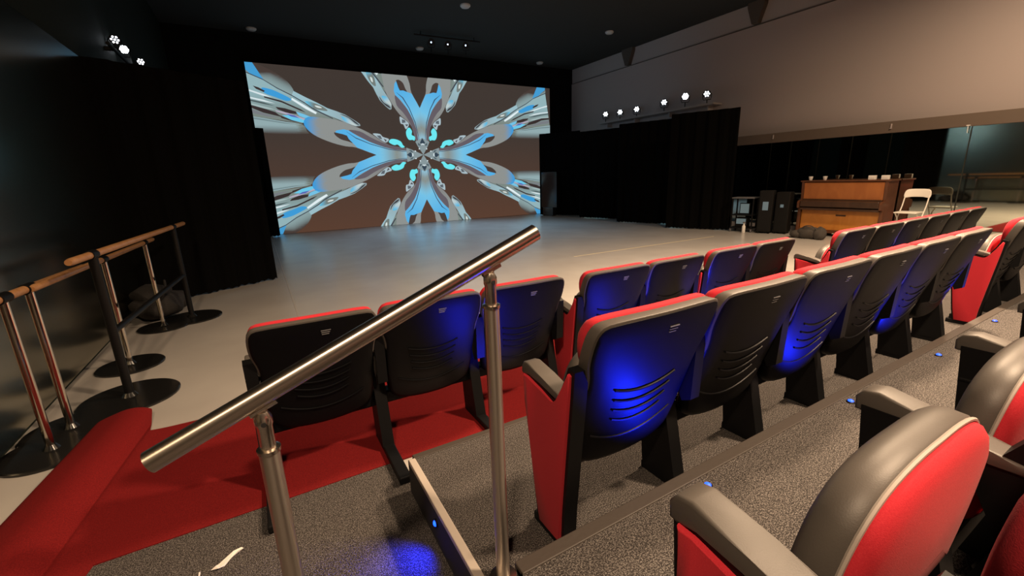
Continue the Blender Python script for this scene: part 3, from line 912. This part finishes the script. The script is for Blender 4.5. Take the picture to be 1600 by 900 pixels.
G1, G2, G3 = 'front row seats', 'second row seats', 'nearest row seats'
Y1 = 2.29
x0 = -0.144 + PITCH / 2
for i, lb in enumerate(['front row seat at the far left under the stainless handrail',
                        'front row seat second from the left, just left of the taller rail post',
                        'front row seat third from the left, just right of the taller rail post']):
    chair(x0 + i * PITCH, Y1 + 0.03, 0.0125, lb, G1, right=(i == 2), long_foot=True, numbered=(i == 0))
x0 = 1.745 + PITCH / 2
for i, lb in enumerate(['front row seat with red end panel right of the three seats at the handrail',
                        'front row seat beside a tight joint, fifth from the left']):
    chair(x0 + i * PITCH, Y1 - 0.01, 0.0125, lb, G1, left='left' if i == 0 else None, right=(i == 1), long_foot=True)
x0 = 3.03 + PITCH / 2
for i, lb in enumerate(['front row seat with red edge, last but one before the aisle gap',
                        'front row seat right at the aisle gap, left of the gap']):
    chair(x0 + i * PITCH, Y1 + 0.0, 0.0125, lb, G1, left='left' if i == 0 else None, right=(i == 1), long_foot=True)
for i, lb in enumerate(['front row seat with red side panel past the aisle, below the piano',
                        'front row seat second past the aisle, in front of the piano side',
                        'front row seat third past the aisle, below the white folding chair',
                        'front row seat fourth past the aisle',
                        'front row seat fifth past the aisle, last but one of its row',
                        'front row seat at the far right end of its row, by the mirror']):
    chair(4.53 + 0.637 * (i + 0.5), 2.065, 0.0125, lb, G1, left='left' if i == 0 else None, right=(i == 5), scale=(1.087, 1.05, 1.05), long_foot=True)
Y2 = 1.10
for i, lb in enumerate(['second row seat with tall red end panel, its back glowing blue, right of the rail',
                        'second row seat, second from the red end panel',
                        'second row seat, third from the red end panel',
                        'second row seat, fourth from the red end panel',
                        'second row seat, fifth from the red end panel',
                        'second row seat last before the side aisle at right']):
    chair(0.79 + PITCH * (i + 0.5), Y2, H1, lb, G2, left='left' if i == 0 else None, right=(i == 5))
for i, lb in enumerate(['second row seat with red end panel beyond the aisle at the right edge',
                        'second row seat cut by the right edge of the picture']):
    chair(4.97 + PITCH * (i + 0.5), Y2 - 0.02, H1, lb, G2, left='left' if i == 0 else None, right=(i == 1))
Y3 = 0.188
for i, lb in enumerate(['nearest seat, folded red seat pan and red end panel at the bottom right',
                        'folded red seat second from the near red end panel',
                        'folded red seat third from the near red end panel at the right edge']):
    chair(0.50 + PITCH * (i + 0.5), Y3, H2, lb, G3, left='left' if i == 0 else None, right=(i == 2), back_dy=-0.045)

# ------------------------------------------------------------------ blue step lights
ME['led_cap'] = MB().lathe([(0.018, 0.0), (0.018, 0.004), (0.014, 0.007)], 14).mesh('bezel', M['steel_black'])
ME['led_lens'] = MB().lathe([(0.0125, 0.006), (0.0115, 0.010), (0.006, 0.014), (0.0, 0.015)], 14).mesh('lens', M['led_blue'])


def step_light(loc, label, rot=(0, 0, 0), aim=None, power=1.0, ang=75, off=(0, 0.0, 0.03)):
    t = empty('step_light', loc)
    t.rotation_euler = rot
    tag(t, label, 'step light', 'blue step lights')
    link('bezel', ME['led_cap'], t)
    link('lens', ME['led_lens'], t)
    p = Vector(loc) + Vector(off)
    lamp('step_light_glow', 'SPOT', p, power, (0.006, 0.018, 1.0), 0.012, aim, ang, 1.0)


for x, y, lb in [(1.26, 0.82, 'blue step light by the near red armrest'), (2.35, 0.83, 'blue step light against the second black armrest'),
                 (3.38, 0.81, 'blue step light in the carpet by the third black armrest'), (4.45, 0.82, 'blue step light farthest along the upper carpet')]:
    step_light((x, y, H2), lb, aim=(x - 0.06, 1.05, 0.74), power=50.0, ang=88)
for x, lb in [(1.15, 'blue step light on the middle level behind the third front seat'), (2.18, 'blue step light behind the fourth front seat'),
              (3.2, 'blue step light behind the seats by the aisle gap'), (4.75, 'blue step light behind the first seat past the aisle'),
              (5.9, 'blue step light behind the third seat past the aisle')]:
    step_light((x, 1.79, H1), lb, aim=(x, 2.16, 0.70), power=50.0, ang=88)
step_light((0.444, 1.47, 0.125), 'blue step light in the black riser under the pale step edge', rot=(0, R(-90), 0), aim=(0.24, 1.42, 0.0), power=16, ang=115, off=(-0.03, 0, 0))

# ------------------------------------------------------------------ stainless handrail
hr = empty('handrail', (0, 1.05, 0))
tag(hr, 'sloping brushed stainless handrail on two posts in the foreground', 'handrail')
a, bb = Vector((-0.272, 0, 0.957)), Vector((0.682, 0, 1.345))


def brushed(axis, name):
    m = M['stainless'].copy()
    m.name = name
    t = m.node_tree
    p = t.nodes['Principled BSDF']
    g = t.nodes.new('ShaderNodeNewGeometry')
    cr = t.nodes.new('ShaderNodeVectorMath')
    cr.operation = 'CROSS_PRODUCT'
    cr.inputs[0].default_value = axis
    t.links.new(g.outputs['Normal'], cr.inputs[1])
    t.links.new(cr.outputs['Vector'], p.inputs['Tangent'])
    p.inputs['Anisotropic'].default_value = 0.8
    p.inputs['Anisotropic Rotation'].default_value = ANI
    p.inputs['Roughness'].default_value = 0.30
    return m


ANI = 0.25
M['rail_steel'] = brushed((bb - a).normalized(), 'brushed_rail')
M['post_steel'] = brushed((0, 0, 1), 'brushed_post')
MB().tube([a, a.lerp(bb, .5), bb], 0.0245, 40).build('rail', M['rail_steel'], hr, angle=50)
dr = (bb - a).normalized()


def post(x, z0):
    t = (x - a.x) / (bb.x - a.x)
    zr = a.z + (bb.z - a.z) * t
    top = zr - 0.135
    p = MB().tube([(x, 0, z0), (x, 0, top)], 0.0225, 32).build('post', M['post_steel'], hr, angle=50)
    MB().lathe([(0.0225, top - 0.004), (0.0255, top - 0.002), (0.0255, top + 0.006), (0.018, top + 0.008)], 28, (x, 0, 0)).build('collar', M['stainless'], p, angle=30)
    nb = MB()
    nb.lathe([(0.0165, top + 0.004), (0.0165, top + 0.062), (0.0190, top + 0.068), (0.0190, top + 0.085), (0.012, top + 0.098)], 24, (x, 0, 0))
    nb.box((x + 0.004, 0, top + 0.100), (0.016, 0.010, 0.030), 0.003)
    nb.build('neck', M['stainless'], p, angle=30)
    MB().lathe([(0.0058, 0), (0.0058, 0.004)], 12, mtx=Matrix.Translation((x, -0.0165, top + 0.074)) @ Matrix.Rotation(R(90), 4, 'X')).build('set_screw', M['riser'], p)
    s = MB()
    s.tube([Vector((x + 0.004, 0, zr - 0.025)) + dr * q + Vector((0, 0, -0.003)) for q in (-0.030, 0.030)], 0.0085, 10)
    s.build('saddle', M['stainless'], p)
    MB().lathe([(0.045, z0), (0.045, z0 + 0.005), (0.024, z0 + 0.010)], 28, (x, 0, 0)).build('base_flange', M['stainless'], p, angle=30)


post(-0.062, 0.008)
post(0.530, H1)

# ------------------------------------------------------------------ red floor carpet with its folded end, black cable, torn paper
b = MB()
prof = [(0.35, 0.012), (0.0, 0.012), (-0.45, 0.012), (-0.70, 0.014), (-0.79, 0.020), (-0.815, 0.016), (-0.835, 0.035), (-0.87, 0.062), (-0.92, 0.080), (-0.98, 0.082), (-1.04, 0.068), (-1.12, 0.042), (-1.16, 0.014)]
xs = [9.3, 6.0, 3.0, 1.0]
prof = [(x, 0.012) for x in xs] + prof
pr = prof[:4] + [(p[0], p[1]) for p in smooth_open([Vector((q[0], q[1], 0)) for q in prof[4:]], 4)]
rows_y = [2.13, 2.4, 2.7, 3.0, 3.27]
ends = {}
ny = 9


def red_pt(x, z, t):
    far = 3.28 if x > -0.79 else 3.28 + 0.27 * min(1, (-0.79 - x) / 0.06)
    near = 2.13 if x > -0.70 else 2.13 - 1.0 * min(1, (-0.70 - x) / 0.10)
    y = near + (far - near) * t
    sk = 0.0
    if x < -0.5:
        sk = -(3.4 - y) * 0.125 * min(1, (-0.5 - x) / 0.3)
    return (x + sk, y, z + (0.004 * math.sin(y * 9) if z > 0.03 else 0))


top = [[b.bm.verts.new(red_pt(x, z, j / (ny - 1))) for j in range(ny)] for x, z in pr]
bot = [[b.bm.verts.new(tuple(Vector(red_pt(x, max(z - 0.009, 0.001), j / (ny - 1))))) for j in range(ny)] for x, z in pr]
for i in range(len(pr) - 1):
    for j in range(ny - 1):
        b.bm.faces.new((top[i][j], top[i][j + 1], top[i + 1][j + 1], top[i + 1][j]))
        b.bm.faces.new((bot[i][j], bot[i + 1][j], bot[i + 1][j + 1], bot[i][j + 1]))
    for j in (0, ny - 1):
        b.bm.faces.new((top[i][j], bot[i][j], bot[i + 1][j], top[i + 1][j]))
for i in (0, len(pr) - 1):
    for j in range(ny - 1):
        b.bm.faces.new((top[i][j], bot[i][j], bot[i][j + 1], top[i][j + 1]))
o = b.build('red_carpet', M['red_carpet'], angle=60)
tag(o, 'red carpet runner with a rolled fold at its left end under the front row', 'carpet')

o = MB().tube(smooth_open([(-1.12, 1.86, 0.08), (-1.02, 1.90, 0.112), (-0.95, 1.93, 0.10), (-0.90, 1.92, 0.05), (-0.86, 1.84, 0.022), (-0.90, 1.72, 0.018), (-1.0, 1.62, 0.018), (-1.15, 1.55, 0.018)], 5), 0.008, 8).tube(
    smooth_open([(-1.16, 1.80, 0.10), (-1.04, 1.85, 0.114), (-0.96, 1.87, 0.10), (-0.92, 1.83, 0.05), (-0.91, 1.74, 0.022)], 5), 0.008, 8).build('cable', M['cable'])
tag(o, 'black cable looped over the red carpet in the bottom left corner', 'cable')

b = MB()
pp = [(-0.412, 1.868), (-0.385, 1.856), (-0.365, 1.870), (-0.345, 1.892), (-0.318, 1.915), (-0.300, 1.932), (-0.308, 1.936), (-0.335, 1.925), (-0.362, 1.905), (-0.385, 1.886), (-0.395, 1.876)]
va = [b.bm.verts.new((x + 0.03, y - 0.03, 0.014 + 0.006 * math.sin(i * 2.1))) for i, (x, y) in enumerate(pp)]
vb = [b.bm.verts.new((v.co.x, v.co.y, v.co.z - 0.0015)) for v in va]
b.bm.faces.new(va)
b.bm.faces.new(vb[::-1])
for i in range(len(va)):
    b.bm.faces.new((va[i], vb[i], vb[(i + 1) % len(va)], va[(i + 1) % len(va)]))
b.box((-0.42, 1.842, 0.012), (0.006, 0.022, 0.004), 0.001)
o = b.build('paper_scrap', M['paper'], smooth=False)
tag(o, 'torn white paper scrap on the speckled carpet at the bottom edge', 'paper')

# tape and seams on the stage floor
o = MB().box((7.2, 6.5, 0.001), (4.2, 0.018, 0.002)).build('floor_tape', M['tape'], smooth=False)
tag(o, 'thin pale tape line across the beige stage floor', 'tape')
o = MB().box((0.22, 9.6, 0.0008), (0.018, 10.6, 0.0016)).build('floor_seam_tape', M['seam'], smooth=False)
tag(o, 'thin seam strip running from the front seats to the screen', 'tape')

# ------------------------------------------------------------------ ballet barres on the left
ME['barre_disc'] = MB().lathe([(0.30, 0.0), (0.30, 0.012), (0.292, 0.018), (0.05, 0.022), (0.03, 0.05), (0.0, 0.05)], 40).mesh('base', M['base_black'], angle=30)


def barre(posts, rails, post_mat, post_r, label, low=None, caps=True, discs=0.30):
    t = empty('ballet_barre', (posts[0][0], posts[0][1], 0))
    tag(t, label, 'ballet barre', 'ballet barres')
    ox, oy = posts[0][0], posts[0][1]
    for (x, y, zt) in posts:
        p = MB().tube([(x - ox, y - oy, 0.02), (x - ox, y - oy, zt)], post_r, 16).build('post', post_mat, t)
        d = link('base', ME['barre_disc'], p, (x - ox, y - oy, 0))
        d.scale = (discs / 0.30, discs / 0.30, 1)
        for (p0, p1, rr) in rails:
            f = (y - p0[1]) / (p1[1] - p0[1])
            c = Vector(p0).lerp(Vector(p1), f)
            dd = (Vector(p1) - Vector(p0)).normalized()
            MB().tube([c - dd * 0.045 - Vector((ox, oy, 0)), c + dd * 0.045 - Vector((ox, oy, 0))], rr * 1.3, 14).build('clamp', M['barre_black'], p)
    for (p0, p1, rr) in rails:
        q0, q1 = Vector(p0) - Vector((ox, oy, 0)), Vector(p1) - Vector((ox, oy, 0))
        MB().tube([q0, q0.lerp(q1, .01), q0.lerp(q1, .5), q0.lerp(q1, .99), q1], [rr * .8, rr, rr, rr, rr * .8], 18).build('rail', M['barre_wood'], t, angle=50)
    if low:
        for (p0, p1) in low:
            MB().tube([Vector(p0) - Vector((ox, oy, 0)), Vector(p1) - Vector((ox, oy, 0))], 0.022, 12).build('crossbar', post_mat, t)
    return t


barre([(-1.03, 3.97, 1.06), (-0.87, 6.17, 1.06)], [((-1.055, 3.62, 1.08), (-0.83, 6.72, 1.08), 0.024)], M['barre_black'], 0.028,
      'ballet barre on black posts with a pale wooden rail, nearest the stage', low=[((-1.03, 3.97, 0.52), (-0.87, 6.17, 0.52))])
barre([(-1.172, 4.75, 0.93), (-1.108, 5.95, 0.93)], [((-1.235, 3.58, 0.95), (-1.09, 6.30, 0.95), 0.022)], M['chrome'], 0.021,
      'ballet barre on chrome posts with a lower wooden rail, behind the black one', discs=0.24)
barre([(-1.279, 3.36, 0.93), (-1.259, 3.62, 0.93)], [((-1.33, 2.70, 0.95), (-1.20, 4.38, 0.95), 0.024)], M['chrome'], 0.022,
      'ballet barre on chrome posts at the left edge of the picture', discs=0.24)

# bags by the left curtain
b = MB()
rg = []
for (dx, dy, dz, sx, sy, sz) in [(0, 0, 0.16, .26, .34, .16), (0.05, 0.30, 0.13, .22, .22, .13), (-.05, .05, .28, .2, .24, .12)]:
    r_ = bmesh.ops.create_icosphere(b.bm, subdivisions=3, radius=1)
    for v in r_['verts']:
        k = 1 + 0.10 * math.sin(v.co.x * 5 + dx * 9) * math.cos(v.co.y * 4 + v.co.z * 3)
        v.co = Vector((dx + v.co.x * sx * k, dy + v.co.y * sy * k, max(0.004, dz + v.co.z * sz * k)))
b.tube(smooth_open([(0.02, -0.28, 0.18), (0.12, -0.2, 0.36), (0.1, 0.0, 0.44), (0.06, 0.2, 0.34), (0.02, 0.3, 0.2)], 4), 0.012, 8)
o = b.build('duffel_bag', M['bag'], loc=(-1.2, 6.45, 0.0))
tag(o, 'dark soft duffel bag on the floor at the foot of the barre curtain', 'bag')

# ------------------------------------------------------------------ upright piano
pn = empty('upright_piano', (10.98, 4.74, 0), R(2.5), (0.80, 1, 1))
tag(pn, 'orange brown upright piano against the mirror wall', 'piano')
HW = 0.80
b = MB()
for s in (-1, 1):
    b.prism([(0.16, 0.09), (0.80, 0.09), (0.80, 1.20), (0.09, 1.20), (0.13, 0.80), (-0.02, 0.78), (-0.06, 0.74), (-0.05, 0.62), (0.13, 0.58)],
            lambda x, z: (x, s * HW, z), lambda x, z: (x, s * (HW - 0.05), z))
    b.box((0.08, s * (HW - 0.025), 0.33), (0.07, 0.06, 0.58), 0.012)
b.box((0.77, 0, 0.65), (0.03, 1.5, 1.08))
b.box((0.42, 0, 0.11), (0.74, 1.6, 0.07), 0.006)
b.build('case', M['piano_side'], pn, smooth=False)
rot_up = Matrix.Rotation(R(-5), 3, 'Y')
MB().box((0.125, 0, 0.995), (0.025, 1.49, 0.38), 0.004, rot_up).build('upper_panel', M['piano_upper'], pn, smooth=False)
lp = MB().box((0.15, 0, 0.36), (0.025, 1.49, 0.44), 0.004).build('lower_panel', M['piano_front'], pn, smooth=False)
MB().box((0.134, -0.05, 0.47), (0.008, 0.19, 0.035), 0.003).build('handle', M['piano_lid'], lp, smooth=False)
MB().box((0.05, 0, 0.72), (0.22, 1.49, 0.14), 0.02).box((0.12, 0, 0.80), (0.06, 1.49, 0.05), 0.01).build('keyboard_lid', M['piano_lid'], pn, smooth=False)
MB().box((0.07, 0, 0.605), (0.20, 1.5, 0.05), 0.008).build('key_bed', M['piano_lid'], pn, smooth=False)
MB().box((0.45, 0, 1.215), (0.76, 1.66, 0.03), 0.008).build('lid', M['piano_side'], pn, smooth=False)
for s in (-1, 1):
    for xx in (0.16, 0.70):
        MB().lathe([(0.035, 0.0), (0.04, 0.02), (0.04, 0.06), (0.02, 0.08)], 14, (xx, s * 0.7, 0)).build('caster', M['steel_black'], pn)
for k in (-0.1, 0.02):
    MB().box((0.09, k, 0.07), (0.12, 0.04, 0.02), 0.006).build('pedal', M['alu'], pn, smooth=False)


def on_piano(dx, dy, dz=1.23):
    c, s = math.cos(R(2.5)), math.sin(R(2.5))
    return (10.98 + dx * c - dy * s, 4.74 + dx * s + dy * c, dz)


for dy, lb in [(0.66, 'white tapered cup at the left end of the piano top'), (0.37, 'white tapered cup second from the left on the piano top')]:
    o = MB().lathe([(0.025, 0.0), (0.030, 0.005), (0.045, 0.088), (0.042, 0.090), (0.028, 0.010)], 18).build('cup', M['white_plastic'], loc=on_piano(0.14, dy))
    tag(o, lb, 'cup', 'cups on the piano')
for dy, lb, w in [(-0.50, 'white small box on the piano top, left of two', 0.13), (-0.72, 'white small box at the right end of the piano top', 0.13)]:
    o = MB().box((0, 0, 0.045), (0.07, w, 0.09), 0.008).box((-0.037, 0, 0.05), (0.004, w * .7, 0.03), 0.001).build('desk_box', M['white_plastic'], loc=on_piano(0.14, dy), smooth=False)
    tag(o, lb, 'box', 'white boxes on the piano')

b = MB()
for (dx, dy, dz, sx, sy, sz) in [(0, 0, 0.12, .16, .24, .14), (-0.02, -0.24, 0.12, .13, .12, .15), (0.0, 0.22, 0.08, .14, .15, .09)]:
    r_ = bmesh.ops.create_icosphere(b.bm, subdivisions=3, radius=1)
    for v in r_['verts']:
        k = 1 + 0.12 * math.sin(v.co.x * 6 + dy * 9) * math.cos(v.co.y * 5 + v.co.z * 3)
        v.co = Vector((dx + v.co.x * sx * k, dy + v.co.y * sy * k, max(0.003, dz + v.co.z * sz * k)))
b.tube(smooth_open([(-0.1, -0.22, 0.2), (-0.12, -0.1, 0.29), (-0.1, 0.05, 0.27), (-0.05, 0.16, 0.15)], 4), 0.010, 8)
o = b.build('shoulder_bag', M['bag_grey'], loc=(10.42, 4.98, 0.0))
tag(o, 'grey soft bag on the floor in front of the piano', 'bag')

# ------------------------------------------------------------------ white folding chair by the mirror
fc = empty('folding_chair', (10.86, 3.46, 0), R(-88), (0.88, 1, 1))   # local -y is the sitting side
tag(fc, 'white folding chair beside the piano with its back to the mirror', 'chair')
ZS = 0.62
MB().box((0, -0.02, ZS), (0.40, 0.40, 0.025), 0.012, seg=3).build('seat', M['white_frame'], fc)
b = MB()
bo = smooth_closed([(-.215, .0), (-.225, .09), (-.19, .15), (-.1, .165), (0, .165), (.1, .165), (.19, .15), (.225, .09), (.215, 0), (.1, .012), (0, .014), (-.1, .012)], 3)
b.pillow(bo, [(0.008, -0.010), (0.0, -0.004), (0.0, 0.006), (0.008, 0.012)], lambda x, z, d: (x, 0.27 + d + 0.16 * z - 0.03 * (1 - (x / .22) ** 2) * -1, ZS + 0.265 + z), fill=2)
b.build('backrest', M['white_frame'], fc)
for s in (-1, 1):
    MB().tube([(s * .205, 0.30, ZS + 0.36), (s * .205, 0.20, ZS + 0.10), (s * .205, 0.10, ZS - 0.05), (s * .205, -0.26, 0.012)], 0.012, 10).build('leg', M['white_frame'], fc)
    MB().tube([(s * .18, -0.16, ZS - 0.02), (s * .18, -0.04, ZS - 0.10), (s * .18, 0.30, 0.012)], 0.012, 10).build('leg', M['white_frame'], fc)
MB().tube([(-.205, -0.17, 0.16), (.205, -0.17, 0.16)], 0.009, 8).build('stretcher', M['white_frame'], fc)
MB().tube([(-.18, 0.22, 0.16), (.18, 0.22, 0.16)], 0.009, 8).build('stretcher', M['white_frame'], fc)

# ------------------------------------------------------------------ trolley and loudspeakers left of the piano
tr = empty('equipment_trolley', (10.62, 6.62, 0), R(-75))
tag(tr, 'black wheeled equipment trolley between the right curtain and the loudspeakers', 'trolley')
for sx in (-1, 1):
    for sy in (-1, 1):
        p = MB().box((sx * 0.24, sy * 0.18, 0.45), (0.03, 0.03, 0.76), 0.003).build('leg', M['steel_black'], tr, smooth=False)
        MB().tube([(sx * 0.24 - 0.012, sy * 0.18, 0.035), (sx * 0.24 + 0.012, sy * 0.18, 0.035)], 0.033, 14).box((sx * 0.24, sy * 0.18, 0.072), (0.04, 0.04, 0.012)).build('caster', M['mark'], p)
for zz in (0.10, 0.42, 0.84):
    MB().box((0, 0, zz), (0.52, 0.40, 0.025), 0.004).build('shelf', M['steel_black'] if zz < 0.8 else M['mark'], tr, smooth=False)


def at(dx, dy):
    c, s = math.cos(R(-75)), math.sin(R(-75))
    return (10.62 + dx * c - dy * s, 6.62 + dx * s + dy * c)


p = at(0.02, -0.05)
mo = empty('device_screen', (p[0], p[1], 0.4325), R(-75))
tag(mo, 'pale lit device screen on the middle shelf of the trolley', 'device')
MB().box((0, 0, 0.14), (0.24, 0.05, 0.28), 0.006).build('housing', M['steel_black'], mo, smooth=False)
MB().box((0, -0.028, 0.145), (0.20, 0.006, 0.23), 0.002).build('display', M['display'], mo, smooth=False)
p = at(-0.02, -0.02)
mo = empty('mixing_box', (p[0], p[1], 0.1125), R(-75))
tag(mo, 'pale faced mixer box on the bottom shelf of the trolley', 'device')
MB().box((0, 0, 0.12), (0.28, 0.22, 0.24), 0.008).build('housing', M['steel_black'], mo, smooth=False)
MB().box((0, -0.113, 0.15), (0.22, 0.006, 0.13), 0.002).build('display', M['display'], mo, smooth=False)
p = at(0.12, -0.34)
bo_ = empty('spray_bottle', (p[0], p[1], 0.0))
tag(bo_, 'white spray bottle standing on the floor in front of the trolley', 'bottle')
MB().lathe([(0.035, 0.0), (0.04, 0.01), (0.04, 0.16), (0.016, 0.21), (0.014, 0.24)], 16).build('body', M['white_plastic'], bo_)
MB().box((0.0, 0, 0.255), (0.03, 0.06, 0.035), 0.006).tube([(0, -0.03, 0.25), (0, -0.045, 0.21)], 0.005, 6).build('trigger', M['mark'], bo_)
for (x, y, rz, hh, lb) in [(10.66, 6.10, -70, 1.02, 'taller black loudspeaker cabinet beside the trolley'),
                           (10.86, 5.80, -78, 0.98, 'black loudspeaker cabinet between its twin and the piano')]:
    sp = empty('loudspeaker', (x, y, 0), R(rz))
    tag(sp, lb, 'loudspeaker', 'loudspeakers beside the piano')
    MB().box((0, 0, hh / 2 + 0.02), (0.30, 0.30, hh - 0.04), 0.015).build('cabinet', M['speaker'], sp, smooth=False)
    g = MB().box((0, -0.152, hh / 2 + 0.02), (0.26, 0.010, hh - 0.12), 0.004).build('grille', M['grille'], sp, smooth=False)
    MB().box((0.0, -0.161, 0.66), (0.12, 0.008, 0.20) if hh > 1 else (0.07, 0.008, 0.07), 0.003).build('control_panel', M['display'], sp, smooth=False)
    for s in (-1, 1):
        for q in (-1, 1):
            MB().lathe([(0.025, 0), (0.025, 0.022)], 10, (s * .11, q * .11, 0)).build('foot', M['steel_black'], sp)
